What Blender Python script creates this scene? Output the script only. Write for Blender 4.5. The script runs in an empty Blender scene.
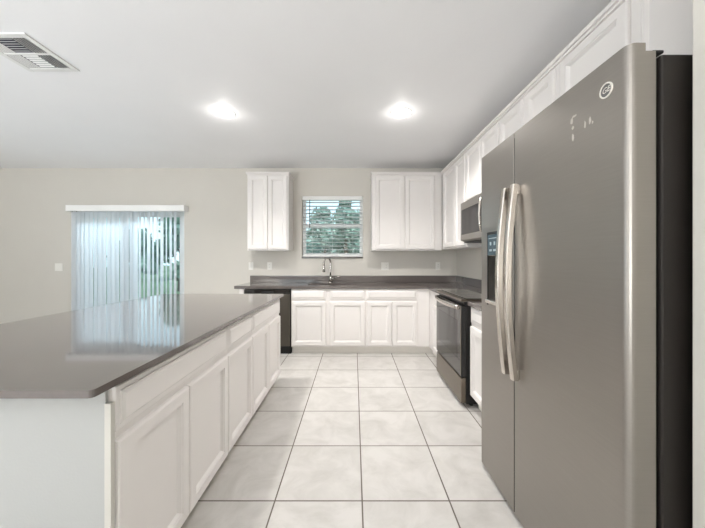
import bpy, bmesh, math, random
from mathutils import Vector, Matrix
SC = bpy.context.scene
COL = SC.collection
PI = math.pi

# ------------------------------------------------------------------ camera
H = 1.277
cam = bpy.data.cameras.new('camera')
cam.sensor_width = 36.0
cam.lens = 36.0 * 297.0 / 705.0
cam.shift_x = -1.5 / 705.0
cam.shift_y = -5.5 / 705.0
cam.clip_start = 0.02
cam.clip_end = 300
camo = bpy.data.objects.new('camera', cam)
camo.location = (0, 0, H)
camo.rotation_euler = (PI / 2, 0, 0)
COL.objects.link(camo)
SC.camera = camo

# ------------------------------------------------------------------ world
w = bpy.data.worlds.new('sky')
SC.world = w
w.use_nodes = True
nt = w.node_tree
bg = nt.nodes['Background']
tc = nt.nodes.new('ShaderNodeTexCoord')
sx = nt.nodes.new('ShaderNodeSeparateXYZ')
rp = nt.nodes.new('ShaderNodeValToRGB')
rp.color_ramp.elements[0].position = 0.0
rp.color_ramp.elements[0].color = (0.80, 0.93, 1.0, 1)
rp.color_ramp.elements[1].position = 0.7
rp.color_ramp.elements[1].color = (0.45, 0.72, 1.0, 1)
nt.links.new(tc.outputs['Generated'], sx.inputs[0])
nt.links.new(sx.outputs['Z'], rp.inputs[0])
nt.links.new(rp.outputs[0], bg.inputs['Color'])
bg.inputs['Strength'].default_value = 1.6

# ------------------------------------------------------------------ exposure
vs = SC.view_settings
vs.view_transform = 'Standard'
vs.look = 'None'
vs.exposure = 0.06
vs.gamma = 1.0
vs.use_curve_mapping = False
SC.cycles.use_denoising = True
SC.cycles.max_bounces = 10
SC.cycles.diffuse_bounces = 6
SC.cycles.glossy_bounces = 5
SC.cycles.transparent_max_bounces = 16
SC.cycles.sample_clamp_indirect = 6.0

# light levels
LAMP_W = 23.0             # each recessed kitchen lamp
FRONT_FILL_W = 245.0        # added fill light behind the camera
LEFT_FILL_W = 60.0         # added bluish fill light near the left wall

def area(name, loc, rot, sx_, sy_, power, col):
    l = bpy.data.lights.new(name, 'AREA')
    l.shape = 'RECTANGLE'
    l.size = sx_
    l.size_y = sy_
    l.energy = power
    l.color = col
    o = bpy.data.objects.new(name, l)
    o.location = loc
    o.rotation_euler = rot
    COL.objects.link(o)
    return o

# room extents
XL, XR = -5.9, 1.575
YB, YF = 4.55, -3.6
ZC = 2.66
# window openings (x0, x1, z0, z1) / (y0, y1, z0, z1)
WIN = (-0.80, 0.138, 1.281, 2.235)
SLD = (-4.27, -2.60, 0.0, 2.04)
FWIN = (-3.2, -1.4, 0.9, 2.1)
LWIN = (-.8, 0.6, 0.9, 2.1)
area('fill_front', ((FWIN[0] + FWIN[1]) / 2, YF + 0.85, 1.0), (PI / 2 + 1.35, 0, 0), 3.2, 1.4, FRONT_FILL_W, (0.97, 0.985, 1.0))  # added fill standing inside the room, tilted up to brighten the ceiling
area('fill_left', (XL + 0.02 + .7, 0.0, 1.1), (0, -PI / 2 - 1.2, 0), 1.2, 1.9, LEFT_FILL_W, (0.80, 0.90, 1.0))  # added fill, also inside the room, for the ceiling on the left

# added area light over the patio to brighten the door blind, and the sun from the front of the house
d = Vector((0, -1.9, -2.3))
o = area('fill_patio', (-3.42, 6.5, 3.5), d.to_track_quat('-Z', 'Y').to_euler(), 3.0, 1.6, 430.0, (0.80, 0.91, 1.0))
sun = bpy.data.lights.new('sun', 'SUN')
sun.energy = 4.0; sun.angle = math.radians(4); sun.color = (1.0, 0.97, 0.92)
suno = bpy.data.objects.new('sun', sun)
suno.rotation_euler = Vector((0.25, 1.0, -1.15)).to_track_quat('-Z', 'Y').to_euler()
suno.location = (0, -10, 12)
COL.objects.link(suno)

# ------------------------------------------------------------------ materials
MATS = {}

def lin(r, g, b):
    f = lambda c: (c / 255 / 12.92) if c / 255 <= 0.04045 else ((c / 255 + 0.055) / 1.055) ** 2.4
    return (f(r), f(g), f(b), 1)

def mat(name, rgb, rough=0.5, metal=0.0, spec=0.5, noise=0.0, nscale=20.0, bump=0.0, bscale=200.0, coat=0.0, aniso=None):
    m = bpy.data.materials.new(name)
    m.use_nodes = True
    n, l = m.node_tree.nodes, m.node_tree.links
    p = n['Principled BSDF']
    c = lin(*rgb)
    p.inputs['Roughness'].default_value = rough
    p.inputs['Metallic'].default_value = metal
    p.inputs['Specular IOR Level'].default_value = spec
    p.inputs['Coat Weight'].default_value = coat
    p.inputs['Base Color'].default_value = c
    t = n.new('ShaderNodeTexCoord')
    if noise or aniso:
        no = n.new('ShaderNodeTexNoise')
        no.inputs['Scale'].default_value = nscale
        no.inputs['Detail'].default_value = 5
        if aniso:
            mp = n.new('ShaderNodeMapping')
            mp.inputs['Scale'].default_value = aniso
            l.new(t.outputs['Object'], mp.inputs[0])
            l.new(mp.outputs[0], no.inputs['Vector'])
        else:
            l.new(t.outputs['Object'], no.inputs['Vector'])
        r = n.new('ShaderNodeValToRGB')
        r.color_ramp.elements[0].position = 0.3
        r.color_ramp.elements[1].position = 0.7
        k = noise
        r.color_ramp.elements[0].color = (c[0] * (1 - k), c[1] * (1 - k), c[2] * (1 - k), 1)
        r.color_ramp.elements[1].color = (min(1, c[0] * (1 + k)), min(1, c[1] * (1 + k)), min(1, c[2] * (1 + k)), 1)
        l.new(no.outputs['Fac'], r.inputs[0])
        l.new(r.outputs[0], p.inputs['Base Color'])
    if bump:
        nb = n.new('ShaderNodeTexNoise')
        nb.inputs['Scale'].default_value = bscale
        nb.inputs['Detail'].default_value = 3
        l.new(t.outputs['Object'], nb.inputs['Vector'])
        b = n.new('ShaderNodeBump')
        b.inputs['Strength'].default_value = bump
        b.inputs['Distance'].default_value = 0.002
        l.new(nb.outputs['Fac'], b.inputs['Height'])
        l.new(b.outputs[0], p.inputs['Normal'])
    MATS[name] = m
    return m

def emis(name, rgb, s):
    m = bpy.data.materials.new(name)
    m.use_nodes = True
    p = m.node_tree.nodes['Principled BSDF']
    p.inputs['Base Color'].default_value = (1, 1, 1, 1)
    p.inputs['Emission Color'].default_value = rgb
    p.inputs['Emission Strength'].default_value = s
    return m

M_WALL = mat('wall_paint', (208, 204, 196), 0.75, noise=0.01, nscale=3, bump=0.25, bscale=120)
M_CEIL = mat('ceiling_paint', (243, 243, 244), 0.55, noise=0.01, nscale=2, bump=0.35, bscale=90)
M_CAB = mat('cabinet_white', (230, 226, 223), 0.32, noise=0.006, nscale=6)
M_CTRIM = mat('corner_trim_dimmed', (200, 197, 190), 0.5)  # trim white darkened in the colour so the near end looks less lit
M_TOE = mat('toe_kick_white', (232, 228, 222), 0.5)
M_TRIM = mat('trim_white', (240, 240, 238), 0.4)
M_KNEE = mat('knee_wall_dimmed', (176, 177, 175), 0.7, bump=0.2, bscale=120)  # wall paint with shade put into the colour, offsets the front fill
M_STONE = mat('quartz_grey', (100, 93, 90), 0.07, spec=1.0, noise=0.05, nscale=60, coat=0.3)
M_STEEL = mat('slate_steel', (156, 151, 145), 0.37, metal=0.9, noise=0.02, nscale=6, aniso=(1, 1, 40))
M_STEELR = mat('range_steel', (124, 115, 104), 0.3, metal=0.95, noise=0.02, nscale=6, aniso=(1, 1, 40))
M_HANDLE = mat('handle_steel', (205, 198, 190), 0.22, metal=1.0)
M_CHROME = mat('chrome', (176, 172, 168), 0.16, metal=1.0)
M_BLACK = mat('black_plastic', (18, 17, 16), 0.4)
M_DWSTEEL = mat('dark_slate_steel', (92, 86, 78), 0.4, metal=0.6)
M_DARK = mat('fridge_side_black', (31, 26, 22), 0.5, noise=0.1, nscale=400, bump=0.4, bscale=600)
M_GLASSB = mat('black_glass', (34, 31, 29), 0.06, spec=0.5, coat=0.25)
M_SCREEN = mat('oven_window', (20, 18, 17), 0.1, spec=0.6)
M_PLATE = mat('outlet_plastic', (236, 234, 228), 0.35)
M_SLOT = mat('outlet_slot', (60, 58, 55), 0.6)
M_LEAF = mat('leaf', (104, 128, 112), 0.6, noise=0.35, nscale=1.5)
M_LEAF2 = mat('leaf_pale', (132, 154, 140), 0.6, noise=0.35, nscale=1.5)
M_BARK = mat('bark', (92, 80, 68), 0.9, noise=0.2, nscale=12)
M_GRASS = mat('lawn_grass', (92, 112, 80), 0.9, noise=0.25, nscale=1.2)
M_PATIO = mat('patio_concrete', (196, 196, 192), 0.9, noise=0.05, nscale=4)
M_VENTD = mat('vent_duct_dark', (62, 62, 74), 0.7)
M_VENT = mat('vent_white', (232, 232, 230), 0.4)
M_RESIDUE = mat('tape_residue', (196, 190, 182), 0.8)
M_PANELB = mat('dispenser_panel', (58, 76, 86), 0.2, spec=0.6)
M_ICON = mat('dispenser_icon', (160, 176, 182), 0.4)
M_BADGE = mat('badge_grey', (104, 103, 102), 0.4, metal=0.3)
M_RING = mat('burner_ring', (120, 114, 108), 0.35)
M_RINGW = mat('badge_rim', (228, 224, 216), 0.35, metal=0.2)
M_LAMP = emis('lamp_lens', (1.0, 0.97, 0.92, 1), 6.0)

def blind_mat(name, col, trans):
    m = bpy.data.materials.new(name)
    m.use_nodes = True
    n, l = m.node_tree.nodes, m.node_tree.links
    p = n['Principled BSDF']
    p.inputs['Base Color'].default_value = col
    p.inputs['Roughness'].default_value = 0.45
    t = n.new('ShaderNodeBsdfTranslucent')
    t.inputs['Color'].default_value = col
    mx = n.new('ShaderNodeMixShader')
    mx.inputs[0].default_value = trans
    l.new(p.outputs[0], mx.inputs[1])
    l.new(t.outputs[0], mx.inputs[2])
    l.new(mx.outputs[0], n['Material Output'].inputs['Surface'])
    return m
M_VANE = blind_mat('vane_vinyl', lin(242, 244, 246), 0.62)
M_SLAT = blind_mat('slat_vinyl', lin(240, 242, 243), 0.2)

def glass_mat():
    m = bpy.data.materials.new('window_glass')
    m.use_nodes = True
    n, l = m.node_tree.nodes, m.node_tree.links
    n.remove(n['Principled BSDF'])
    tr = n.new('ShaderNodeBsdfTransparent')
    tr.inputs['Color'].default_value = (0.93, 0.98, 0.98, 1)
    g = n.new('ShaderNodeBsdfGlossy')
    g.inputs['Roughness'].default_value = 0.02
    f = n.new('ShaderNodeFresnel')
    f.inputs['IOR'].default_value = 1.45
    mx = n.new('ShaderNodeMixShader')
    l.new(f.outputs[0], mx.inputs[0])
    l.new(tr.outputs[0], mx.inputs[1])
    l.new(g.outputs[0], mx.inputs[2])
    l.new(mx.outputs[0], n['Material Output'].inputs['Surface'])
    return m
M_GLASS = glass_mat()

def tile_mat():
    m = bpy.data.materials.new('floor_tile')
    m.use_nodes = True
    n, l = m.node_tree.nodes, m.node_tree.links
    p = n['Principled BSDF']
    t = n.new('ShaderNodeTexCoord')
    s = n.new('ShaderNodeSeparateXYZ')
    l.new(t.outputs['Object'], s.inputs[0])
    T = 0.4597
    def math_(op, a, b=None, b2=None):
        k = n.new('ShaderNodeMath')
        k.operation = op
        for i, v in enumerate((a, b, b2)):
            if v is None: continue
            if isinstance(v, (int, float)): k.inputs[i].default_value = v
            else: l.new(v, k.inputs[i])
        return k.outputs[0]
    def cell(o, off):
        u = math_('DIVIDE', math_('SUBTRACT', o, off), T)
        fr = math_('FRACT', u)
        d = math_('MINIMUM', fr, math_('SUBTRACT', 1.0, fr))
        return math_('MULTIPLY', d, T), math_('FLOOR', u)
    dx, ix = cell(s.outputs['X'], 0.043 - 20 * T)
    dy, iy = cell(s.outputs['Y'], 1.565 - 20 * T)
    d = math_('MINIMUM', dx, dy)
    g = n.new('ShaderNodeMapRange')
    g.inputs['From Min'].default_value = 0.003
    g.inputs['From Max'].default_value = 0.0046
    l.new(d, g.inputs['Value'])
    cx = n.new('ShaderNodeCombineXYZ')
    l.new(ix, cx.inputs[0]); l.new(iy, cx.inputs[1])
    wn = n.new('ShaderNodeTexWhiteNoise')
    l.new(cx.outputs[0], wn.inputs['Vector'])
    # clouded stone pattern shifted for each tile
    va = n.new('ShaderNodeVectorMath'); va.operation = 'MULTIPLY_ADD'
    l.new(wn.outputs['Color'], va.inputs[0])
    va.inputs[1].default_value = (9, 9, 9)
    l.new(t.outputs['Object'], va.inputs[2])
    no = n.new('ShaderNodeTexNoise')
    no.inputs['Scale'].default_value = 5.0
    no.inputs['Detail'].default_value = 7
    no.inputs['Roughness'].default_value = 0.62
    no.inputs['Distortion'].default_value = 0.6
    l.new(va.outputs[0], no.inputs['Vector'])
    r = n.new('ShaderNodeValToRGB')
    r.color_ramp.elements[0].position = 0.3
    r.color_ramp.elements[0].color = lin(182, 179, 174)
    r.color_ramp.elements[1].position = 0.62
    r.color_ramp.elements[1].color = lin(202, 199, 195)
    l.new(no.outputs['Fac'], r.inputs[0])
    hv = n.new('ShaderNodeHueSaturation')
    mr = n.new('ShaderNodeMapRange')
    mr.inputs['To Min'].default_value = 0.97
    mr.inputs['To Max'].default_value = 1.03
    l.new(wn.outputs['Value'], mr.inputs['Value'])
    l.new(mr.outputs[0], hv.inputs['Value'])
    l.new(r.outputs[0], hv.inputs['Color'])
    mx = n.new('ShaderNodeMix'); mx.data_type = 'RGBA'
    l.new(g.outputs[0], mx.inputs['Factor'])
    mx.inputs['A'].default_value = lin(104, 96, 88)
    l.new(hv.outputs[0], mx.inputs['B'])
    l.new(mx.outputs['Result'], p.inputs['Base Color'])
    rr = n.new('ShaderNodeMapRange')
    rr.inputs['To Min'].default_value = 0.9
    rr.inputs['To Max'].default_value = 0.36
    l.new(g.outputs[0], rr.inputs['Value'])
    l.new(rr.outputs[0], p.inputs['Roughness'])
    b = n.new('ShaderNodeBump')
    b.inputs['Strength'].default_value = 0.4
    b.inputs['Distance'].default_value = 0.002
    l.new(g.outputs[0], b.inputs['Height'])
    l.new(b.outputs[0], p.inputs['Normal'])
    return m
M_TILE = tile_mat()

# ------------------------------------------------------------------ mesh helpers
class MB:
    """collects shapes into one mesh"""
    def __init__(self):
        self.bm = bmesh.new()

    def box(self, x0, x1, y0, y1, z0, z1, bev=0.0, seg=2, mat=None):
        x0, x1 = min(x0, x1), max(x0, x1); y0, y1 = min(y0, y1), max(y0, y1); z0, z1 = min(z0, z1), max(z0, z1)
        b = bmesh.new()
        bmesh.ops.create_cube(b, size=1.0)
        for v in b.verts:
            v.co = Vector(((x0 + x1) / 2 + v.co.x * (x1 - x0), (y0 + y1) / 2 + v.co.y * (y1 - y0), (z0 + z1) / 2 + v.co.z * (z1 - z0)))
        if bev > 0:
            bmesh.ops.bevel(b, geom=list(b.edges), offset=min(bev, 0.45 * min(x1 - x0, y1 - y0, z1 - z0)), segments=seg, affect='EDGES', profile=0.5)
        self._join(b, mat)
        return self

    def _join(self, b, mat=None):
        if mat is not None:
            bmesh.ops.transform(b, matrix=mat, verts=b.verts)
        vm = {}
        for v in b.verts:
            vm[v] = self.bm.verts.new(v.co)
        for f in b.faces:
            try:
                nf = self.bm.faces.new([vm[v] for v in f.verts])
                nf.smooth = f.smooth
            except ValueError:
                pass
        b.free()

    def cyl(self, p0, p1, r0, r1=None, n=20, cap=True):
        return self.tube([p0, p1], [r0, r0 if r1 is None else r1], n, cap)

    def tube(self, pts, rad, n=14, cap=True, flat=None, up=None):
        """sweep an ellipse along pts; rad number or list; flat=(a,b) scales the two axes"""
        pts = [Vector(p) for p in pts]
        if not isinstance(rad, (list, tuple)): rad = [rad] * len(pts)
        rings = []
        prev = None
        for i, p in enumerate(pts):
            t = (pts[min(i + 1, len(pts) - 1)] - pts[max(i - 1, 0)]).normalized()
            if up is not None:
                a = Vector(up); a = (a - t * a.dot(t)).normalized()
            elif prev is None:
                a = Vector((0, 0, 1)) if abs(t.z) < 0.9 else Vector((1, 0, 0))
                a = (a - t * a.dot(t)).normalized()
            else:
                a = (prev - t * prev.dot(t)).normalized()
            prev = a
            c = t.cross(a)
            fa, fb = flat if flat else (1, 1)
            rings.append([self.bm.verts.new(p + (a * math.cos(2 * PI * k / n) * fa + c * math.sin(2 * PI * k / n) * fb) * rad[i]) for k in range(n)])
        for i in range(len(rings) - 1):
            for k in range(n):
                f = self.bm.faces.new((rings[i][k], rings[i][(k + 1) % n], rings[i + 1][(k + 1) % n], rings[i + 1][k]))
                f.smooth = True
        if cap:
            self.bm.faces.new(rings[0][::-1]); self.bm.faces.new(rings[-1])
        return self

    def prism(self, poly, axis, a0, a1, bev=0.0):
        """extrude a 2-D polygon along axis 0/1/2"""
        b = bmesh.new()
        def mk(p, a):
            q = list(p); q.insert(axis, a); return q
        lo = [b.verts.new(mk(p, a0)) for p in poly]
        hi = [b.verts.new(mk(p, a1)) for p in poly]
        n = len(poly)
        b.faces.new(lo[::-1]); b.faces.new(hi)
        for i in range(n):
            b.faces.new((lo[i], lo[(i + 1) % n], hi[(i + 1) % n], hi[i]))
        bmesh.ops.recalc_face_normals(b, faces=b.faces)
        if bev: bmesh.ops.bevel(b, geom=list(b.edges), offset=bev, segments=2, affect='EDGES', profile=0.5)
        self._join(b)
        return self

    def loops(self, o, u, v, n, w, h, prof):
        """nested rectangles: prof = [(inset, depth)...] starting at the back; a framed panel"""
        o, u, v, n = Vector(o), Vector(u), Vector(v), Vector(n)
        R = []
        for ins, d in prof:
            R.append([self.bm.verts.new(o + u * a + v * b + n * d) for a, b in ((ins, ins), (w - ins, ins), (w - ins, h - ins), (ins, h - ins))])
        for i in range(len(R) - 1):
            for k in range(4):
                self.bm.faces.new((R[i][k], R[i][(k + 1) % 4], R[i + 1][(k + 1) % 4], R[i + 1][k]))
        self.bm.faces.new(R[0][::-1]); self.bm.faces.new(R[-1])
        return self

    def build(self, name, m, parent=None, smooth=False):
        bmesh.ops.recalc_face_normals(self.bm, faces=self.bm.faces)
        me = bpy.data.meshes.new(name)
        self.bm.to_mesh(me)
        self.bm.free()
        me.materials.append(m)
        if smooth:
            for p in me.polygons: p.use_smooth = True
        o = bpy.data.objects.new(name, me)
        COL.objects.link(o)
        if parent is not None:
            put(o, parent)
        return o

def world_loc(o):
    v = Vector(o.location)
    while o.parent is not None:
        o = o.parent; v = v + o.location
    return v

def put(o, parent):
    """parent keeping world place (parents are only ever translated)"""
    o.parent = parent
    o.location = Vector(o.location) - world_loc(parent)
    return o

def thing(name, label, cat, loc, group=None):
    o = bpy.data.objects.new(name, None)
    o.empty_display_size = 0.1
    o.location = loc
    COL.objects.link(o)
    o['label'] = label; o['category'] = cat
    if group: o['group'] = group
    return o

def tag(o, label, cat, group=None):
    o['label'] = label; o['category'] = cat
    if group: o['group'] = group
    return o

def struct(o):
    o['kind'] = 'structure'
    return o

# ------------------------------------------------------------------ room shell
def wall_with_holes(mb, x0, x1, z0, z1, holes, mk):
    """grid of boxes around rectangular holes; mk(a0,a1,z0,z1) adds a box"""
    xs = sorted({x0, x1, *[h[0] for h in holes], *[h[1] for h in holes]})
    zs = sorted({z0, z1, *[h[2] for h in holes], *[h[3] for h in holes]})
    for i in range(len(xs) - 1):
        for k in range(len(zs) - 1):
            cx, cz = (xs[i] + xs[i + 1]) / 2, (zs[k] + zs[k + 1]) / 2
            if any(h[0] < cx < h[1] and h[2] < cz < h[3] for h in holes): continue
            mk(xs[i], xs[i + 1], zs[k], zs[k + 1])
    bmesh.ops.remove_doubles(mb.bm, verts=mb.bm.verts, dist=1e-5)

struct(MB().box(XL - .15, XR + .15, YF - .15, YB + .15, -0.12, 0.0).build('floor', M_TILE))
struct(MB().box(XL - .15, XR + .15, YF - .15, YB + .15, ZC, ZC + 0.12).build('ceiling', M_CEIL))
m = MB(); wall_with_holes(m, XL - .15, XR + .15, 0, ZC, [WIN, SLD], lambda a, b, c, d: m.box(a, b, YB, YB + .15, c, d))
struct(m.build('wall_back', M_WALL))
m = MB(); wall_with_holes(m, XL - .15, XR + .15, 0, ZC, [FWIN], lambda a, b, c, d: m.box(a, b, YF - .15, YF, c, d))
struct(m.build('wall_front', M_WALL))
m = MB(); wall_with_holes(m, YF, YB, 0, ZC, [LWIN], lambda a, b, c, d: m.box(XL - .15, XL, a, b, c, d))
struct(m.build('wall_left', M_WALL))
struct(MB().box(XR, XR + .15, YF, YB, 0, ZC).build('wall_right', M_WALL))
# short wall that closes the fridge alcove
struct(MB().box(0.946, XR, 0.70, 0.832, 0, ZC, 0.004).build('wall_alcove', M_WALL))
# baseboards
def bb(name, x0, x1, y0, y1):
    struct(MB().box(x0, x1, y0, y1, 0, 0.085, 0.004).build(name, M_TRIM))
bb('baseboard_back', SLD[1] + .02, -1.535, YB - .014, YB)
bb('baseboard_back', XL, SLD[0] - .02, YB - .014, YB)
bb('baseboard_left', XL, XL + .014, YF, YB - .014)
bb('baseboard_right', XR - .014, XR, YF, .70)
bb('baseboard_front', XL + .014, XR - .014, YF, YF + .014)

# kitchen window: frame, sashes, panes, stone sill
wx0, wx1, wz0, wz1 = WIN
win = struct(bpy.data.objects.new('window_1', None)); win.location = ((wx0 + wx1) / 2, YB, wz0); COL.objects.link(win)
m = MB()
F = .05
ya, yb = YB + .085, YB + .14
m.box(wx0, wx0 + F, ya, yb, wz0, wz1, .004); m.box(wx1 - F, wx1, ya, yb, wz0, wz1, .004)
m.box(wx0 + F, wx1 - F, ya, yb, wz1 - F, wz1, .004); m.box(wx0 + F, wx1 - F, ya, yb, wz0 + .018, wz0 + .018 + F, .004)
m.build('window_frame', M_TRIM, win)
zm = 1.79
MB().box(wx0 + F, wx1 - F, ya - .005, yb, zm - .022, zm + .022, .004).build('meeting_rail', M_TRIM, win)
MB().box(wx0 + F, wx1 - F, ya + .03, ya + .036, zm + .022, wz1 - F).build('upper_pane', M_GLASS, win)
MB().box(wx0 + F, wx1 - F, ya + .02, ya + .026, wz0 + .018 + F, zm - .022).build('lower_pane', M_GLASS, win)
MB().box(wx0 - .0, wx1 + .0, YB - .022, ya + .05, wz0, wz0 + .018, .003).build('window_sill', M_STONE, win)

# sliding glass door
sx0, sx1, sz0, sz1 = SLD
sd = struct(bpy.data.objects.new('door_1', None)); sd.location = ((sx0 + sx1) / 2, YB, 0); COL.objects.link(sd)
ya, yb = YB + .05, YB + .14
m = MB()
m.box(sx0, sx0 + .05, ya, yb, 0, sz1, .004); m.box(sx1 - .05, sx1, ya, yb, 0, sz1, .004); m.box(sx0 + .05, sx1 - .05, ya, yb, sz1 - .05, sz1, .004)
m.box(sx0 + .05, sx1 - .05, ya, yb, 0, .03, .004)
m.build('door_frame', M_TRIM, sd)
xm = (sx0 + sx1) / 2
for (a, b, y) in ((sx0 + .05, xm + .03, YB + .105), (xm - .03, sx1 - .05, YB + .065)):
    m = MB()
    m.box(a, a + .06, y, y + .03, .03, sz1 - .05, .003); m.box(b - .06, b, y, y + .03, .03, sz1 - .05, .003)
    m.box(a + .06, b - .06, y, y + .03, sz1 - .12, sz1 - .05, .003); m.box(a + .06, b - .06, y, y + .03, .03, .12, .003)
    s = m.build('sliding_panel', M_TRIM, sd)
    MB().box(a + .06, b - .06, y + .012, y + .018, .12, sz1 - .12).build('pane', M_GLASS, s)

# plain windows out of view that let the daylight in
fw = struct(bpy.data.objects.new('window_2', None)); fw.location = ((FWIN[0] + FWIN[1]) / 2, YF, 0); COL.objects.link(fw)
m = MB()
for a in (FWIN[0], (2 * FWIN[0] + FWIN[1]) / 3, (FWIN[0] + 2 * FWIN[1]) / 3, FWIN[1] - .05):
    m.box(a, a + .05, YF - .12, YF - .06, FWIN[2], FWIN[3], .003)
m.box(FWIN[0], FWIN[1], YF - .12, YF - .06, FWIN[2], FWIN[2] + .05); m.box(FWIN[0], FWIN[1], YF - .12, YF - .06, FWIN[3] - .05, FWIN[3])
m.build('window_frame', M_TRIM, fw)
MB().box(FWIN[0], FWIN[1], YF - .095, YF - .09, FWIN[2] + .05, FWIN[3] - .05).build('pane', M_GLASS, fw)
lw = struct(bpy.data.objects.new('window_3', None)); lw.location = (XL, 0, 0); COL.objects.link(lw)
m = MB()
for a in (LWIN[0], (LWIN[0] + LWIN[1]) / 2, LWIN[1] - .05):
    m.box(XL - .12, XL - .06, a, a + .05, LWIN[2], LWIN[3], .003)
m.box(XL - .12, XL - .06, LWIN[0], LWIN[1], LWIN[2], LWIN[2] + .05); m.box(XL - .12, XL - .06, LWIN[0], LWIN[1], LWIN[3] - .05, LWIN[3])
m.build('window_frame', M_TRIM, lw)
MB().box(XL - .095, XL - .09, LWIN[0], LWIN[1], LWIN[2] + .05, LWIN[3] - .05).build('pane', M_GLASS, lw)

# ------------------------------------------------------------------ cabinets
DOOR = [(0, 0), (0, .012), (.003, .018), (.008, .021), (.050, .021), (.052, .017), (.057, .017), (.068, .004), (.069, .004)]
DRAWER = [(0, 0), (0, .009), (.003, .012), (.017, .012), (.019, .016), (.024, .016), (.033, .021), (.034, .021)]

def front(parent, o, u, n, w, h, kind):
    v = (0, 0, 1)
    prof = DOOR if kind == 'door' else DRAWER
    return MB().loops(o, u, v, n, w, h, prof).build('door' if kind == 'door' else 'drawer_front', M_CAB, parent)

def cab_axes(face):
    """face 'back' looks to -Y, 'right' looks to -X, 'island' looks to +X"""
    if face == 'back': return Vector((1, 0, 0)), Vector((0, -1, 0))
    if face == 'right': return Vector((0, 1, 0)), Vector((-1, 0, 0))
    return Vector((0, 1, 0)), Vector((1, 0, 0))

def base_cabinet(face, a0, a1, fpos, depth, fronts, label, group, ztop=.876, kick=.10, mould=False, hollow=False, kick_ext=0.0):
    """a0..a1 along the run, fpos position of the face frame; fronts: (kind, a0, a1, z0, z1)"""
    u, n = cab_axes(face)
    def P(a, d, z):     # a along run, d outward from face
        if face == 'back': return (a, fpos - d, z)
        if face == 'right': return (fpos - d, a, z)
        return (fpos + d, a, z)
    c = P((a0 + a1) / 2, -depth / 2, 0)
    t = thing('base_cabinet', label, 'cabinet', c, group)
    def B(mb, A0, A1, D0, D1, Z0, Z1, bev=0.0):
        p, q = P(A0, D0, Z0), P(A1, D1, Z1)
        mb.box(p[0], q[0], p[1], q[1], Z0, Z1, bev)
    m = MB()
    if hollow:      # open inside for the sink bowl
        B(m, a0, a1, -.019, 0, kick, ztop, .0015); B(m, a0, a0 + .018, -depth, -.019, kick, ztop); B(m, a1 - .018, a1, -depth, -.019, kick, ztop)
        B(m, a0 + .018, a1 - .018, -depth, -.019, kick, kick + .018); B(m, a0 + .018, a1 - .018, -depth, -depth + .012, kick + .018, ztop)
        bmesh.ops.remove_doubles(m.bm, verts=m.bm.verts, dist=1e-5)
    else:
        B(m, a0, a1, -depth, 0, kick, ztop, .0015)
    m.build('carcass', M_CAB, t)
    m = MB()
    B(m, a0, a1 + kick_ext, -depth, -.06, 0.0, kick, 0)
    if mould: B(m, a0, a1, -.06, -.047, 0, .03, .003)
    m.build('toe_kick', M_TOE, t)
    for k, f0, f1, z0, z1 in fronts:
        front(t, P(f0, 0.0, z0), u, n, f1 - f0, z1 - z0, k)
    return t

G_IS = 'base cabinets of the island'
IFACE = -.764
def two(a0, a1, g=.005):
    mid = (a0 + a1) / 2
    return [('door', a0, mid - g / 2, .115, .700), ('door', mid + g / 2, a1, .115, .700)]
base_cabinet('island', .930, 1.760, IFACE, .58, [('drawer', .936, 1.7575, .727, .872)] + two(.936, 1.7575),
             'white island base cabinet nearest the camera, one wide drawer over two doors', G_IS, ztop=.892)
base_cabinet('island', 1.760, 2.185, IFACE, .58, [('drawer', 1.7635, 2.1825, .727, .872), ('door', 1.7635, 2.1825, .115, .700)],
             'narrow white island base cabinet with single door, in the middle of the row', G_IS, ztop=.892)
base_cabinet('island', 2.185, 3.020, IFACE, .58, [('drawer', 2.1885, 3.008, .727, .872)] + two(2.1885, 3.008),
             'white two-door island base cabinet nearest the dishwasher', G_IS, ztop=.892)
struct(MB().box(-1.62, -.7685, .918, .9295, 0, .892).build('wall_island_end', M_KNEE))
struct(MB().box(-1.62, -1.345, .9297, 3.02, 0, .892).build('wall_island_rear', M_KNEE))
tag(MB().box(-.768, -.7475, .913, .9295, 0.0, .83, .0015).build('corner_trim', M_CTRIM), 'thin white corner trim strip at the near end of the island cabinets', 'trim')

# island worktop with clipped, eased corners
def rounded(x0, x1, y0, y1, r, n=4):
    pts = []
    for cx, cy, a in ((x1 - r, y0 + r, -PI / 2), (x1 - r, y1 - r, 0), (x0 + r, y1 - r, PI / 2), (x0 + r, y0 + r, PI)):
        for k in range(n + 1):
            t = a + k * PI / 2 / n
            pts.append((cx + r * math.cos(t), cy + r * math.sin(t)))
    return pts
isl = MB().prism(rounded(-1.955, -.719, .815, 3.045, .014), 2, .8925, .9145).build('countertop', M_STONE)
tag(isl, 'large glossy grey quartz countertop on the island', 'countertop')

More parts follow.
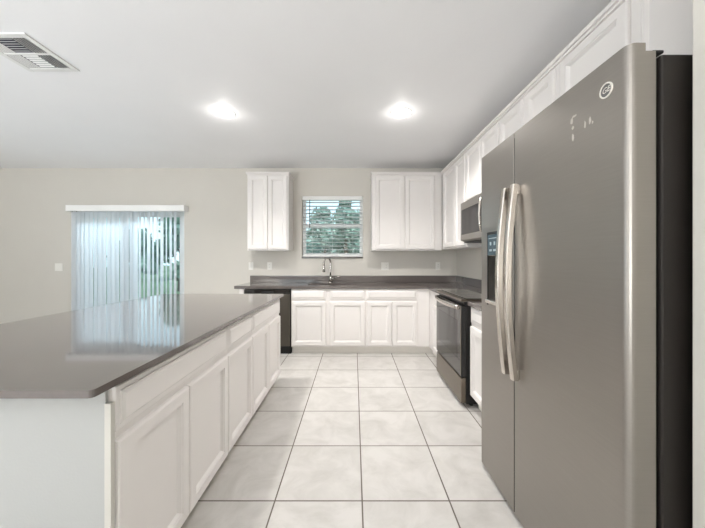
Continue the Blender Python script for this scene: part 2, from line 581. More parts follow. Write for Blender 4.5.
G_BK = 'base cabinets along the back wall'
FB = 3.955
base_cabinet('back', -.836, .155, FB, .585, [('drawer', -.826, -.374, .735, .866), ('drawer', -.322, .144, .735, .866), ('door', -.826, -.374, .118, .706), ('door', -.322, .144, .118, .706)],
             'white sink base cabinet under the window with two doors and two false drawer fronts', G_BK, mould=True, hollow=True)
base_cabinet('back', .155, 1.002, FB, .585, [('drawer', .172, .838, .735, .866), ('door', .172, .500, .118, .706), ('door', .510, .838, .118, .706)],
             'white base cabinet with one wide drawer over two doors, between sink cabinet and corner', G_BK, mould=True, kick_ext=.0605)
FR = 1.003
base_cabinet('right', 3.312, 3.953, FR, .565, [('drawer', 3.325, 3.74, .735, .866), ('door', 3.325, 3.74, .118, .706)],
             'narrow white corner base cabinet left of the black range', 'base cabinets along the right wall', kick_ext=.060)
base_cabinet('right', 1.885, 2.535, FR, .565, [('drawer', 1.90, 2.52, .735, .866), ('door', 1.90, 2.205, .118, .706), ('door', 2.212, 2.52, .118, .706)],
             'white base cabinet between the black range and the refrigerator', 'base cabinets along the right wall')
t = tag(MB().box(-1.525, -1.468, 3.95, 4.53, 0, .876, .002).build('end_panel', M_CAB), 'white end panel supporting the countertop beside the dishwasher', 'cabinet panel')

# L-shaped worktop with a cut-out for the sink
SK = (-.66, .02, 4.03, 4.38)
ct = thing('countertop', 'grey quartz countertop of the back wall, turning the corner to the range', 'countertop', (0, 4.24, .8765))
m = MB()
m_x0 = -1.585
wall_with_holes(m, m_x0, XR - .001, 3.925, YB - .001, [SK], lambda a, b, c, d: m.box(a, b, c, d, .8765, .9145))
m.box(.967, XR - .001, 3.313, 3.925, .8765, .9145)
bmesh.ops.remove_doubles(m.bm, verts=m.bm.verts, dist=1e-5)
m.build('worktop', M_STONE, ct)
m = MB(); m.box(m_x0, XR - .001, YB - .021, YB - .001, .9147, 1.016, .0015); m.box(XR - .021, XR - .001, 3.313, YB - .0215, .9147, 1.016, .0015)
m.build('backsplash', M_STONE, ct)
ct2 = thing('countertop', 'short piece of grey quartz countertop between range and refrigerator', 'countertop', (1.27, 2.2, .8765))
MB().box(.967, XR - .001, 1.885, 2.535, .8765, .9145, .0015).build('worktop', M_STONE, ct2)
MB().box(XR - .021, XR - .001, 1.885, 2.535, .9147, 1.016, .0015).build('backsplash', M_STONE, ct2)

# sink
sk = thing('sink', 'stainless undermount sink below the window', 'sink', (-.32, 4.2, .70))
m = MB()
a, b, c, d = SK
a, b, c, d = a - .01, b + .01, c - .01, d + .01
m.box(a, b, c, d, .70, .708); m.box(a, a + .008, c, d, .708, .876); m.box(b - .008, b, c, d, .708, .876)
m.box(a + .008, b - .008, c, c + .008, .708, .876); m.box(a + .008, b - .008, d - .008, d, .708, .876)
m.build('basin', M_CHROME, sk)
MB().cyl((-.32, 4.2, .708), (-.32, 4.2, .712), .045).build('drain', M_STEELR, sk)

# faucet: gooseneck turned to the left, pull-down head, side lever
fa = thing('faucet', 'chrome gooseneck kitchen faucet with pull-down head behind the sink', 'faucet', (-.352, 4.45, .9145))
m = MB(); m.cyl((-.352, 4.45, .9146), (-.352, 4.45, .922), .030); m.cyl((-.352, 4.45, .922), (-.352, 4.45, 1.01), .022)
m.build('body', M_CHROME, fa)
pts = [(-.352, 4.45, 1.01), (-.352, 4.45, 1.08), (-.352, 4.45, 1.16), (-.352, 4.45, 1.20)]
dv = Vector((-.085, -.14, 0)) ; R0 = dv.length / 2; dn = dv.normalized()
for k in range(0, 13):
    t_ = PI * k / 12
    q = Vector((-.352, 4.45, 1.205)) + dn * (R0 - R0 * math.cos(t_)) + Vector((0, 0, R0 * math.sin(t_)))
    pts.append(tuple(q))
e = Vector(pts[-1]); pts.append((e.x, e.y, e.z - .04))
MB().tube(pts, .0125, 14).build('spout', M_CHROME, fa)
MB().tube([(e.x, e.y, e.z - .03), (e.x, e.y, e.z - .055), (e.x, e.y, e.z - .12), (e.x, e.y, e.z - .128)], [.0145, .018, .021, .017], 16).build('spray_head', M_CHROME, fa)
m = MB(); m.cyl((-.34, 4.45, .975), (-.295, 4.445, .977), .016, .014); m.tube([(-.296, 4.445, .977), (-.27, 4.44, .985), (-.215, 4.43, 1.01)], [.010, .008, .006], 10)
m.build('lever', M_CHROME, fa)

# upper cabinets
def upper_cabinet(face, a0, a1, fpos, depth, doors, z0, z1, label, group, crown=.04, ends=(0, 0)):
    u, n = cab_axes(face)
    def P(a, d, z):
        return (a, fpos - d, z) if face == 'back' else (fpos - d, a, z)
    c = P((a0 + a1) / 2, -depth / 2, z0)
    t = thing('wall_cabinet', label, 'cabinet', c, group)
    def B(mb, A0, A1, D0, D1, Z0, Z1, bev=0.0):
        p, q = P(A0, D0, Z0), P(A1, D1, Z1)
        mb.box(p[0], q[0], p[1], q[1], Z0, Z1, bev)
    m = MB(); B(m, a0, a1, -depth, 0, z0, z1, .0015); m.build('carcass', M_CAB, t)
    if crown:
        m = MB()
        e0, e1 = ends
        B(m, a0 - .006 * e0, a1 + .006 * e1, -depth, .012, z1 + .0002, z1 + .016, .002)
        B(m, a0 - .018 * e0, a1 + .018 * e1, -depth, .024, z1 + .0162, z1 + crown, .004)
        m.build('crown_moulding', M_CAB, t)
    for f0, f1 in doors:
        front(t, P(f0, 0.0, z0 + .018), u, n, f1 - f0, z1 - z0 - .033, 'door')
    return t
UZ0, UZ1 = 1.392, 2.47
FU = 4.24
upper_cabinet('back', -1.522, -.935, FU, .309, [(-1.506, -1.231), (-1.226, -.951)], UZ0, UZ1, 'tall white two-door wall cabinet left of the window', 'wall cabinets', ends=(1, 1))
upper_cabinet('back', .258, 1.2545, FU, .309, [(.300, .716), (.728, 1.150)], UZ0, UZ1, 'white two-door wall cabinet right of the window', 'wall cabinets', ends=(1, 0))
FUR = 1.255
dR = XR - FUR - .001
upper_cabinet('right', 3.305, 4.215, FUR, dR, [(3.318, 3.655), (3.662, 4.09)], UZ0 + .012, UZ1, 'white two-door wall cabinet in the corner beside the microwave', 'wall cabinets')
upper_cabinet('right', 2.545, 3.303, FUR, dR, [(2.557, 2.918), (2.926, 3.292)], 1.895, UZ1, 'short white two-door wall cabinet above the microwave', 'wall cabinets')
upper_cabinet('right', 1.815, 2.543, FUR, dR, [(1.842, 2.150), (2.196, 2.530)], UZ0 + .012, UZ1, 'white two-door wall cabinet between microwave and refrigerator cabinets', 'wall cabinets')
upper_cabinet('right', .860, 1.813, FUR, dR, [(.885, 1.326), (1.345, 1.786)], 1.94, UZ1, 'short wide white wall cabinet above the refrigerator', 'wall cabinets')

# ------------------------------------------------------------------ dishwasher
dw = thing('dishwasher', 'dark slate dishwasher in the back run, left of the sink cabinet', 'dishwasher', (-1.15, 4.2, 0))
MB().box(-1.455, -.846, 3.965, 4.52, .10, .872, .002).build('tub_body', M_BLACK, dw)
MB().box(-1.453, -.848, 3.925, 3.9645, .115, .80, .006).build('door', M_DWSTEEL, dw)
cp = MB().box(-1.453, -.848, 3.925, 3.9645, .804, .868, .004).build('control_panel', M_GLASSB, dw)
m = MB(); m.box(-1.22, -1.06, 3.9225, 3.9245, .822, .845)
m.build('pocket_handle', M_BLACK, cp)
MB().box(-1.453, -.848, 3.99, 4.5, 0, .099).build('toe_kick', M_BLACK, dw)

# ------------------------------------------------------------------ range
rg = thing('range', 'slate steel and black glass-top electric range in the right run', 'stove', (1.24, 2.925, 0))
ry0, ry1 = 2.5425, 3.3045
MB().box(.962, 1.55, ry0, ry1, .03, .905, .002).build('body', M_BLACK, rg)
for yy in (ry0 + .05, ry1 - .05):
    for xx in (1.02, 1.50): MB().cyl((xx, yy, 0), (xx, yy, .03), .018).build('levelling_foot', M_BLACK, rg)
m = MB(); m.box(.918, 1.565, ry0, ry1, .9055, .925, .004)
m.build('cooktop_frame', M_STEELR, rg)
gl = MB().box(.965, 1.53, ry0 + .012, ry1 - .012, .9252, .932, .002).build('cooktop_glass', M_GLASSB, rg)
for (bx, by, br) in ((1.10, ry0 + .20, .11), (1.10, ry1 - .20, .085), (1.38, ry0 + .20, .085), (1.38, ry1 - .20, .11)):
    m = MB()
    N = 40
    for rr in (br, br * .62):
        for k in range(N):
            a0, a1 = 2 * PI * k / N, 2 * PI * (k + 1) / N
            vs_ = [m.bm.verts.new((bx + r_ * math.cos(a_), by + r_ * math.sin(a_), .9326)) for r_, a_ in ((rr, a0), (rr, a1), (rr - .004, a1), (rr - .004, a0))]
            m.bm.faces.new(vs_)
    bmesh.ops.remove_doubles(m.bm, verts=m.bm.verts, dist=1e-6)
    m.build('burner_ring', M_RING, gl)
m = MB(); m.box(1.535, 1.565, ry0 + .002, ry1 - .002, .9252, 1.00, .004)
m.build('rear_guard', M_STEELR, rg)
dr = MB().box(.920, .9615, ry0 + .002, ry1 - .002, .262, .872, .004).build('oven_door', M_BLACK, rg)
MB().box(.917, .9198, ry0 + .022, ry1 - .006, .268, .868, .001).build('door_glass', M_GLASSB, dr)
MB().box(.9158, .9168, ry0 + .10, ry1 - .10, .40, .73).build('oven_window', M_SCREEN, dr)
MB().box(.9165, .9198, ry0 + .008, ry0 + .0215, .268, .868, .001).build('door_trim', M_STEELR, dr)
MB().box(.945, .9615, ry0 + .004, ry1 - .004, .876, .902).build('vent_strip', M_BLACK, rg)
pts = []
for k in range(17):
    s = k / 16
    pts.append((.903 - .04 * math.sin(PI * s) ** .7 if 0 < k < 16 else .903, ry0 + .03 + s * (ry1 - ry0 - .06), .853))
hd = MB().tube(pts, .019, 14, up=(0, 0, 1), flat=(1, .6)).build('handle', M_HANDLE, dr)
for yy in (ry0 + .045, ry1 - .045):
    MB().box(.890, .9198, yy - .015, yy + .015, .842, .864, .003).build('handle_mount', M_HANDLE, dr)
MB().box(.918, .9615, ry0 + .004, ry1 - .004, .035, .250, .006).build('storage_drawer', M_STEELR, rg)

# ------------------------------------------------------------------ microwave
mw = thing('microwave', 'stainless over-the-range microwave below the short cabinet', 'microwave', (1.38, 2.925, 1.455))
MB().box(1.205, XR - .002, 2.548, 3.300, 1.462, 1.893, .004).build('body', M_STEEL, mw)
MB().box(1.22, XR - .03, 2.56, 3.29, 1.448, 1.4615, .003).build('vent_grille', M_BLACK, mw)
md = MB().box(1.183, 1.2045, 2.675, 3.298, 1.470, 1.885, .005).build('door', M_STEEL, mw)
MB().box(1.1815, 1.1828, 2.745, 3.262, 1.535, 1.805, .0004).build('door_window', M_SCREEN, md)
pts = [(1.181, 2.705, 1.52), (1.155, 2.705, 1.535), (1.145, 2.705, 1.60), (1.140, 2.705, 1.68), (1.145, 2.705, 1.76), (1.155, 2.705, 1.825), (1.181, 2.705, 1.84)]
MB().tube(pts, .012, 12, up=(0, 1, 0)).build('handle', M_HANDLE, md)
cpn = MB().box(1.183, 1.2045, 2.550, 2.670, 1.470, 1.885, .005).build('control_panel', M_GLASSB, mw)
for i in range(4):
    for j in range(3): MB().box(1.1815, 1.1828, 2.562 + .034 * j, 2.586 + .034 * j, 1.52 + .06 * i, 1.555 + .06 * i).build('key', M_BADGE, cpn)

# ------------------------------------------------------------------ refrigerator
fy0, fy1, fs = .853, 1.857, 1.466
fr = thing('refrigerator', 'tall slate steel side-by-side refrigerator with bowed handles', 'refrigerator', (1.2, 1.355, 0))
MB().box(.887, 1.54, fy0 + .004, fy1 - .004, .03, 1.868, .006).build('body', M_DARK, fr)
MB().box(.868, .8865, fy0 + .015, fy1 - .015, .045, 1.862).build('door_gasket', M_BLACK, fr)
m = MB(); m.box(.83, .886, fy0 + .02, fy1 - .02, .004, .028, .002)
m.box(.90, 1.5, fy0 + .02, fy1 - .02, 0, .0295)
m.build('base_grille', M_BLACK, fr)
for yy in (fy0 + .01, fy1 - .09):
    MB().box(.868, .902, yy, yy + .08, 1.8745, 1.884, .003).build('hinge_cover', M_BLACK, fr)

def fridge_door(y0, y1, round_lo, round_hi):
    """slightly bowed door with rolled outer edge; plan outline extruded upward"""
    xf, xb, r = .790, .867, .022
    pts = [(xb, y0)]
    def corner(yc, sgn, rr):
        out = []
        for k in range(7):
            a = PI / 2 * k / 6
            out.append((xf + rr - rr * math.sin(a), yc + sgn * (rr - rr * math.cos(PI / 2 - a) if False else rr * (1 - math.cos(a)) - 0)))
        return out
    def arc(y, inward, rr, start):
        # quarter circle from side to front
        out = []
        for k in range(7):
            a = PI / 2 * k / 6
            out.append((xf + rr * (1 - math.sin(a)), y + inward * rr * (1 - math.cos(a))))
        return out
    lo = arc(y0, 1, r if round_lo else .005, 0)
    hi = arc(y1, -1, r if round_hi else .005, 0)[::-1]
    poly = [(xb, y0)] + lo + hi + [(xb, y1)]
    m = MB(); m.prism(poly, 2, .022, 1.874)
    # raised front lip along the top of the door
    top = [(min(p[0], .838), p[1]) for p in poly]
    top2 = []
    for p in top:
        if not top2 or (abs(p[0] - top2[-1][0]) + abs(p[1] - top2[-1][1])) > 1e-6: top2.append(p)
    m.prism(top2, 2, 1.874, 1.897)
    bmesh.ops.remove_doubles(m.bm, verts=m.bm.verts, dist=1e-6)
    return m
fd = fridge_door(fy0, fs - .003, True, False).build('door', M_STEEL, fr)
# freezer door is built as pieces around the dispenser recess
DY0, DY1, DZ0, DZ1 = 1.565, 1.758, 1.005, 1.43
m = fridge_door(fs + .003, fy1, False, True)
zd = m.build('door', M_STEEL, fr)
def add_bool(o, x0, x1, y0, y1, z0, z1):
    # carve a pocket by rebuilding the mesh with an exact boolean, then drop the cutter
    c = MB().box(x0, x1, y0, y1, z0, z1, .008).build('cutter', M_BLACK)
    md_ = o.modifiers.new('cut', 'BOOLEAN'); md_.operation = 'DIFFERENCE'; md_.object = c; md_.solver = 'EXACT'
    bpy.context.view_layer.update()
    dg = bpy.context.evaluated_depsgraph_get()
    me = bpy.data.meshes.new_from_object(o.evaluated_get(dg))
    o.modifiers.clear(); old = o.data; o.data = me
    bpy.data.objects.remove(c)
add_bool(zd, .75, .852, DY0 + .012, DY1 - .012, DZ0 + .035, 1.292)
MB().box(.792, .866, fs + .0012, fs + .0029, .024, 1.872).build('seam_shade', M_BLACK, zd)  # black strip on the door edge, stands for shade in the seam
ds = MB()
# bezel around the pocket
ds.box(.786, .793, DY0, DY0 + .012, DZ0, DZ1, .002); ds.box(.786, .793, DY1 - .012, DY1, DZ0, DZ1, .002)
ds.box(.786, .793, DY0 + .012, DY1 - .012, DZ1 - .014, DZ1, .002)
dso = ds.build('dispenser_bezel', M_BLACK, zd)
pn = MB().box(.785, .7935, DY0 + .013, DY1 - .013, 1.295, DZ1 - .015, .002).build('control_panel', M_PANELB, zd)
m = MB()
for j in range(3):
    MB().box(.7836, .7846, DY0 + .03 + j * .048, DY0 + .06 + j * .048, 1.318, 1.330).build('button', M_ICON, pn)
    MB().box(.7836, .7846, DY0 + .036 + j * .048, DY0 + .054 + j * .048, 1.352, 1.372).build('icon', M_ICON, pn)
MB().box(.7836, .7846, DY0 + .03, DY1 - .03, 1.390, 1.394).build('display_bar', M_ICON, pn)
m = MB(); m.box(.8425, .8515, DY0 + .014, DY1 - .014, DZ0 + .037, 1.290)
m.build('dispenser_cavity', M_BLACK, zd)
MB().box(.805, .842, 1.64, 1.69, 1.16, 1.285, .006).build('dispenser_paddle', M_BLACK, zd)
MB().box(.772, .84, DY0 + .004, DY1 - .004, DZ0 + .012, DZ0 + .0345, .004).build('drip_tray', M_HANDLE, zd)

def fridge_handle(y, parent):
    z0, z1 = .695, 1.632
    pts = []
    for k in range(25):
        s = k / 24
        pts.append((.770 - .034 * math.sin(PI * s), y, z0 + s * (z1 - z0)))
    m = MB()
    # rectangular bar with softened edges swept along the bow
    prof = []
    for (cx, cy) in ((1, 1), (-1, 1), (-1, -1), (1, -1)):
        pass
    hx, hy, c = .015, .016, .005
    sec = [(-hx + c, -hy), (hx - c, -hy), (hx, -hy + c), (hx, hy - c), (hx - c, hy), (-hx + c, hy), (-hx, hy - c), (-hx, -hy + c)]
    rings = []
    for p in pts: rings.append([m.bm.verts.new((p[0] + a, p[1] + b, p[2])) for a, b in sec])
    for i in range(len(rings) - 1):
        for k in range(8):
            m.bm.faces.new((rings[i][k], rings[i][(k + 1) % 8], rings[i + 1][(k + 1) % 8], rings[i + 1][k]))
    m.bm.faces.new(rings[0][::-1]); m.bm.faces.new(rings[-1])
    h = m.build('handle', M_HANDLE, parent)
    for za in (z0 + .004, z1 - .05):
        MB().box(.776, .7898, y - .014, y + .014, za, za + .046, .003).build('handle_mount', M_HANDLE, parent)
fridge_handle(1.425, fd)
fridge_handle(1.508, zd)

# round maker's badge near the top corner
by, bz = .929, 1.803
m = MB()
N = 40
for k in range(N):
    a0, a1 = 2 * PI * k / N, 2 * PI * (k + 1) / N
    ring = []
    for a_ in (a0, a1):
        ring.append([m.bm.verts.new((x_, by + r_ * math.cos(a_), bz + r_ * math.sin(a_))) for x_, r_ in ((.7899, .024), (.7865, .0235), (.7865, .0195), (.788, .019))])
    for i in range(3):
        m.bm.faces.new((ring[0][i], ring[1][i], ring[1][i + 1], ring[0][i + 1]))
bmesh.ops.remove_doubles(m.bm, verts=m.bm.verts, dist=1e-6)
bd = m.build('badge', M_RINGW, fd)
MB().cyl((.7899, by, bz), (.7882, by, bz), .0192, n=32).build('badge_face', M_BADGE, bd)
fc = bpy.data.curves.new('badge_lettering', 'FONT')
fc.body = 'GE'; fc.size = .024; fc.extrude = .0002; fc.align_x = 'CENTER'; fc.align_y = 'CENTER'; fc.shear = .25
fc.materials.append(M_RINGW)
fo = bpy.data.objects.new('badge_lettering', fc)
fo.location = (.7878, by, bz); fo.rotation_euler = (PI / 2, 0, -PI / 2)
COL.objects.link(fo)
bpy.context.view_layer.update()
fm = bpy.data.meshes.new_from_object(fo.evaluated_get(bpy.context.evaluated_depsgraph_get()))
floc, frot = fo.location.copy(), fo.rotation_euler.copy()
bpy.data.objects.remove(fo)
fo = bpy.data.objects.new('badge_lettering', fm); fo.location = floc; fo.rotation_euler = frot
COL.objects.link(fo); put(fo, bd)

# pale tape residue left on the door
rnd = random.Random(4)
def smear(y, z, w_, h_):
    m = MB()
    n = 11
    vs0 = [];
    for k in range(n):
        a = 2 * PI * k / n
        r = .75 + .5 * rnd.random()
        vs0.append((y + w_ / 2 * math.cos(a) * r, z + h_ / 2 * math.sin(a) * r))
    m.prism(vs0, 0, .7894, .7899)
    return m
for (y, z, w_, h_) in ((1.072, 1.715, .010, .028), (1.078, 1.775, .012, .024), (1.064, 1.787, .02, .008), (1.072, 1.748, .010, .012), (1.015, 1.735, .008, .026), (.994, 1.740, .010, .024), (.983, 1.728, .006, .010)):
    smear(y, z, w_, h_).build('tape_residue', M_RESIDUE, fd)

# ------------------------------------------------------------------ blinds
hb = thing('window_blind', 'white horizontal slat blind in the kitchen window', 'blind', ((wx0 + wx1) / 2, YB + .035, wz0 + .019))
bx0, bx1 = wx0 + .008, wx1 - .008
MB().box(bx0, bx1, YB + .002, YB + .068, wz1 - .062, wz1 - .002, .004).build('headrail', M_TRIM, hb)
zt = wz1 - .095
NS = 15
zb = wz0 + .075
for k in range(NS):
    z = zt - (zt - zb) * k / (NS - 1)
    m = MB()
    b = bmesh.new(); bmesh.ops.create_cube(b, size=1.0)
    for v in b.verts: v.co = Vector((v.co.x * (bx1 - bx0 - .01), v.co.y * .05, v.co.z * .003))
    m._join(b, Matrix.Translation(((bx0 + bx1) / 2, YB + .035, z)) @ Matrix.Rotation(math.radians(-9), 4, 'X'))
    m.build('slat', M_SLAT, hb)
MB().box(bx0, bx1, YB + .010, YB + .060, wz0 + .026, wz0 + .050, .004).build('bottom_rail', M_TRIM, hb)
for x in (bx0 + .15, (bx0 + bx1) / 2, bx1 - .15):
    for y in (YB + .009, YB + .061): MB().cyl((x, y, wz0 + .05), (x, y, wz1 - .06), .0012, n=6).build('ladder_cord', M_TRIM, hb)
MB().cyl((bx0 + .115, YB - .004, wz1 - .06), (bx0 + .115, YB - .004, 1.74), .006, n=8).build('tilt_wand', M_SLOT, hb)

vb = thing('vertical_blind', 'white vertical vane blind with valance over the sliding glass door', 'blind', (-3.42, YB - .06, 0))
m = MB(); m.box(-4.30, -2.535, YB - .125, YB - .112, 1.985, 2.075, .003); m.box(-4.30, -4.288, YB - .112, YB - .001, 1.985, 2.075, .002); m.box(-2.547, -2.535, YB - .112, YB - .001, 1.985, 2.075, .002)
m.box(-4.288, -2.547, YB - .112, YB - .001, 2.067, 2.075)
m.build('valance', M_TRIM, vb)
MB().box(-4.27, -2.56, YB - .085, YB - .045, 2.02, 2.062, .003).build('headrail', M_TRIM, vb)
NV = 24
for k in range(NV):
    s = k / (NV - 1)
    x = -4.235 + s * (1.535)
    ang = math.radians(-14 - 8 * s - (15 + 12 * (s - .62) if s > .62 else 0) + 9 * math.sin(k * 2.3))
    m = MB()
    W = .089
    n = 5
    g0, g1 = [], []
    for i in range(n):
        q = (i / (n - 1) - .5) * W
        bow = .006 * (1 - (2 * i / (n - 1) - 1) ** 2)
        lx, ly = q, bow
        X = x + lx * math.cos(ang) - ly * math.sin(ang)
        Y = YB - .065 + lx * math.sin(ang) + ly * math.cos(ang)
        g0.append((X, Y)); 
    poly = g0 + [(p[0] + .0012 * math.sin(ang), p[1] - .0012 * math.cos(ang)) for p in reversed(g0)]
    m.prism(poly, 2, .02, 1.985)
    m.cyl((x, YB - .065, 1.983), (x, YB - .065, 2.02), .004, n=8)
    m.build('vane', M_VANE, vb)

# ------------------------------------------------------------------ outlets and switches
def plate(x, z, gangs, kind, label, name):
    t = thing(name, label, 'electrical outlet' if kind == 'outlet' else 'light switch', (x, YB, z), 'wall plates')
    w_ = .07 + .046 * (gangs - 1)
    y = YB
    MB().box(x - w_ / 2, x + w_ / 2, y - .006, y - .0003, z - .058, z + .058, .002).build('cover_plate', M_PLATE, t)
    for g in range(gangs):
        cx = x + (g - (gangs - 1) / 2) * .046
        rk = kind == 'switch' or (gangs > 1 and g == 0)
        if rk:
            MB().box(cx - .0165, cx + .0165, y - .010, y - .0062, z - .033, z + .033, .002).build('rocker', M_PLATE, t)
        else:
            s = MB().box(cx - .0165, cx + .0165, y - .009, y - .0062, z - .033, z + .033, .002).build('socket', M_PLATE, t)
            m = MB()
            for dz in (-.017, .017):
                m.box(cx - .008, cx - .005, y - .0095, y - .0092, z + dz - .005, z + dz + .005); m.box(cx + .005, cx + .008, y - .0095, y - .0092, z + dz - .005, z + dz + .005)
            m.build('slot', M_SLOT, s)
plate(-1.292, 1.162, 1, 'outlet', 'white single outlet plate under the wall cabinet left of the window', 'wall_outlet')
plate(-1.578, 1.162, 1, 'switch', 'white switch plate on the wall just left of the backsplash end', 'light_switch')
plate(.474, 1.160, 2, 'outlet', 'white double plate with switch and outlet, right of the window', 'wall_outlet')
plate(1.285, 1.165, 1, 'outlet', 'white single outlet plate near the right corner of the back wall', 'wall_outlet')
plate(-4.52, 1.145, 2, 'switch', 'white double switch plate beside the sliding glass door', 'light_switch')

# ------------------------------------------------------------------ ceiling lights and air vent
def lamp(x, y, label):
    t = thing('recessed_light', label, 'ceiling light', (x, y, ZC), 'recessed ceiling lights')
    m = MB()
    N = 36
    P_ = [(.092, -.004), (.096, -.007), (.101, -.004), (.102, -.0003)]
    for k in range(N):
        a0, a1 = 2 * PI * k / N, 2 * PI * (k + 1) / N
        for i in range(len(P_) - 1):
            q = [(x + r * math.cos(a), y + r * math.sin(a), ZC + z) for (r, z), a in ((P_[i], a0), (P_[i], a1), (P_[i + 1], a1), (P_[i + 1], a0))]
            f = m.bm.faces.new([m.bm.verts.new(c) for c in q])
    bmesh.ops.remove_doubles(m.bm, verts=m.bm.verts, dist=1e-6)
    m.build('trim_ring', M_TRIM, t, smooth=True)
    MB().cyl((x, y, ZC - .0005), (x, y, ZC - .0045), .0925, n=36).build('lens', M_LAMP, t)
    l = bpy.data.lights.new('lamp_light', 'AREA')
    l.shape = 'DISK'; l.size = .16; l.energy = LAMP_W; l.spread = 2.3; l.color = (1.0, .97, .935)
    o = bpy.data.objects.new('lamp_light', l); o.location = (x, y, ZC - .012)
    COL.objects.link(o); put(o, t)
    # added point light under the flat lens, brightens the ceiling round it
    l = bpy.data.lights.new('halo_fill', 'POINT')
    l.shadow_soft_size = .05; l.energy = LAMP_W * .075; l.color = (1.0, .97, .935)
    o = bpy.data.objects.new('halo_fill', l); o.location = (x, y, ZC - .05)
    COL.objects.link(o); put(o, t)
lamp(-1.235, 2.82, 'round recessed ceiling light on the left, above the island')
lamp(.446, 2.82, 'round recessed ceiling light on the right, above the aisle')

vt = thing('ceiling_vent', 'white square louvred air vent in the ceiling above the island', 'vent', (-2.2, 2.0, ZC))
vx0, vx1, vy0, vy1 = -2.385, -2.015, 1.815, 2.185
m = MB()
e = .036
z0, z1 = ZC - .010, ZC - .0003
m.box(vx0, vx0 + e, vy0, vy1, z0, z1, .003); m.box(vx1 - e, vx1, vy0, vy1, z0, z1, .003)
m.box(vx0 + e, vx1 - e, vy0, vy0 + e, z0, z1, .003); m.box(vx0 + e, vx1 - e, vy1 - e, vy1, z0, z1, .003)
m.box(vx0 + e, vx1 - e, 1.992, 2.008, z0, z1, .002)
m.build('vent_frame', M_VENT, vt)
MB().box(vx0 + e, vx1 - e, vy0 + e, vy1 - e, ZC - .0015, ZC - .0004).build('vent_duct', M_VENTD, vt)
def louver(x0, x1, y0, y1, axis, tilt):
    m = MB(); b = bmesh.new(); bmesh.ops.create_cube(b, size=1.0)
    cx, cy = (x0 + x1) / 2, (y0 + y1) / 2
    if axis == 'y':
        for v in b.verts: v.co = Vector((v.co.x * .011, v.co.y * (y1 - y0), v.co.z * .0015))
        R = Matrix.Rotation(math.radians(tilt), 4, 'Y')
    else:
        for v in b.verts: v.co = Vector((v.co.x * (x1 - x0), v.co.y * .011, v.co.z * .0015))
        R = Matrix.Rotation(math.radians(tilt), 4, 'X')
    m._join(b, Matrix.Translation((cx, cy, ZC - .0065)) @ R)
    m.build('louver', M_VENT, vt)
ix0, ix1 = vx0 + e, vx1 - e
for (ya, yb) in ((vy0 + e, 1.992), (2.008, vy1 - e)):
    near = ya < 1.9
    for k in range(5):
        x = ix1 - .010 - k * .0175
        louver(x, x, ya, yb, 'y', 64)
    for k in range(5):
        x = ix0 + .010 + k * .0175
        louver(x, x, ya, yb, 'y', -12)
    xa, xb = ix0 + .096, ix1 - .096
    for k in range(6):
        y = ya + .012 + k * .0215
        louver(xa, xb, y, y, 'x', 28 if near else -28)

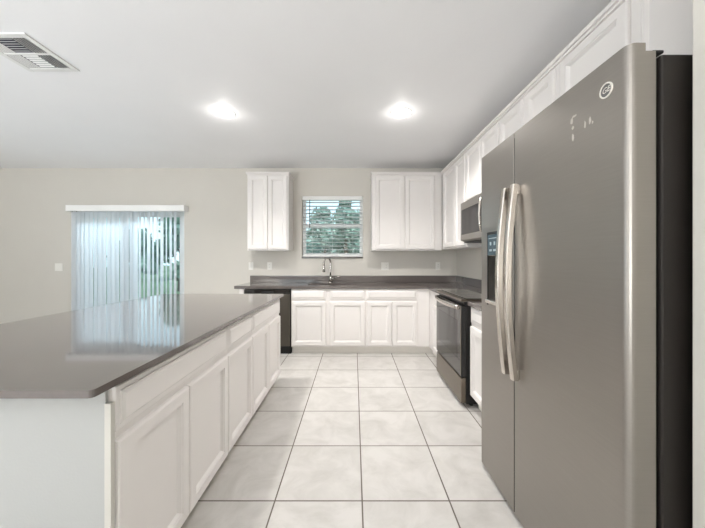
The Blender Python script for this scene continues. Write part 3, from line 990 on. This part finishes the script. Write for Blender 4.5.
# ------------------------------------------------------------------ outdoors
struct(MB().box(-40, 30, YB + .16, 60, -.35, -.15).build('lawn', M_GRASS))
struct(MB().box(-5.6, -1.6, YB + .16, 7.6, -.15, -.03).build('patio', M_PATIO))
def tree(x, y, h, r, seed, label, lm, n=2600, leaf=.17):
    t = thing('tree', label, 'tree', (x, y, -.15), 'trees outdoors')
    rn = random.Random(seed)
    m = MB()
    m.tube([(x, y, -.15), (x + .05, y, h * .35), (x, y, h * .8)], [.12, .09, .03], 8)
    for k in range(6):
        a = 2 * PI * k / 6 + rn.random()
        z = h * (.3 + .08 * k)
        m.tube([(x, y, z), (x + r * .5 * math.cos(a), y + r * .5 * math.sin(a), z + h * .12)], [.045, .015], 6)
    m.build('trunk', M_BARK, t)
    vs_, fs_ = [], []
    blobs = []
    for k in range(16):
        zz = .22 + .70 * rn.random()
        wid = r * (1.0 - .75 * max(0, (zz - .35) / .65) ** 1.3)
        a = 2 * PI * rn.random(); q = wid * math.sqrt(rn.random()) * .8
        blobs.append((x + q * math.cos(a), y + q * math.sin(a), h * zz, r * (.30 + .18 * rn.random())))
    blobs.append((x, y, h * .93, r * .25))
    for k in range(n):
        bx, by_, bz_, br = rn.choice(blobs)
        d = Vector((rn.gauss(0, 1), rn.gauss(0, 1), rn.gauss(0, 1))).normalized() * br * (rn.random() ** .4)
        c = Vector((bx, by_, bz_)) + d
        u = Vector((rn.gauss(0, 1), rn.gauss(0, 1), rn.gauss(0, 1))).normalized()
        v = u.orthogonal().normalized()
        s = leaf * (.6 + .8 * rn.random())
        i = len(vs_)
        vs_ += [c - u * s, c + v * s * .45, c + u * s, c - v * s * .45]
        fs_.append((i, i + 1, i + 2, i + 3))
    me = bpy.data.meshes.new('crown'); me.from_pydata([tuple(q) for q in vs_], [], fs_); me.materials.append(lm)
    o = bpy.data.objects.new('crown', me); COL.objects.link(o); put(o, t)
tree(-1.95, 19.5, 4.6, 1.5, 1, 'smaller leafy tree seen through the left half of the kitchen window', M_LEAF2)
tree(-.45, 15.0, 4.4, 1.15, 2, 'taller leafy tree seen through the right half of the kitchen window', M_LEAF2)
tree(-7.6, 13.0, 3.3, 1.15, 3, 'leafy tree behind the right side of the sliding door blind', M_LEAF)
tree(-13.9, 19.0, 3.0, 1.5, 4, 'bushy tree behind the middle of the sliding door blind', M_LEAF2)
# dense clipped hedge across the garden
rn = random.Random(9)
vs_, fs_ = [], []
for k in range(7000):
    x = rn.uniform(-9, 7); y = 23.5 + rn.uniform(-.5, .5); z = rn.uniform(-.1, 3.5) + .25 * math.sin(x * 1.7)
    c = Vector((x, y, z))
    u = Vector((rn.gauss(0, 1), rn.gauss(0, 1), rn.gauss(0, 1))).normalized(); v = u.orthogonal().normalized(); s = .22 * (.6 + .8 * rn.random())
    i = len(vs_); vs_ += [tuple(c - u * s), tuple(c + v * s * .5), tuple(c + u * s), tuple(c - v * s * .5)]; fs_.append((i, i + 1, i + 2, i + 3))
me = bpy.data.meshes.new('hedge'); me.from_pydata(vs_, [], fs_); me.materials.append(M_LEAF)
o = bpy.data.objects.new('hedge', me); COL.objects.link(o)
tag(o, 'dense green hedge outside, filling the lower half of the kitchen window view', 'hedge'); o['kind'] = 'stuff'
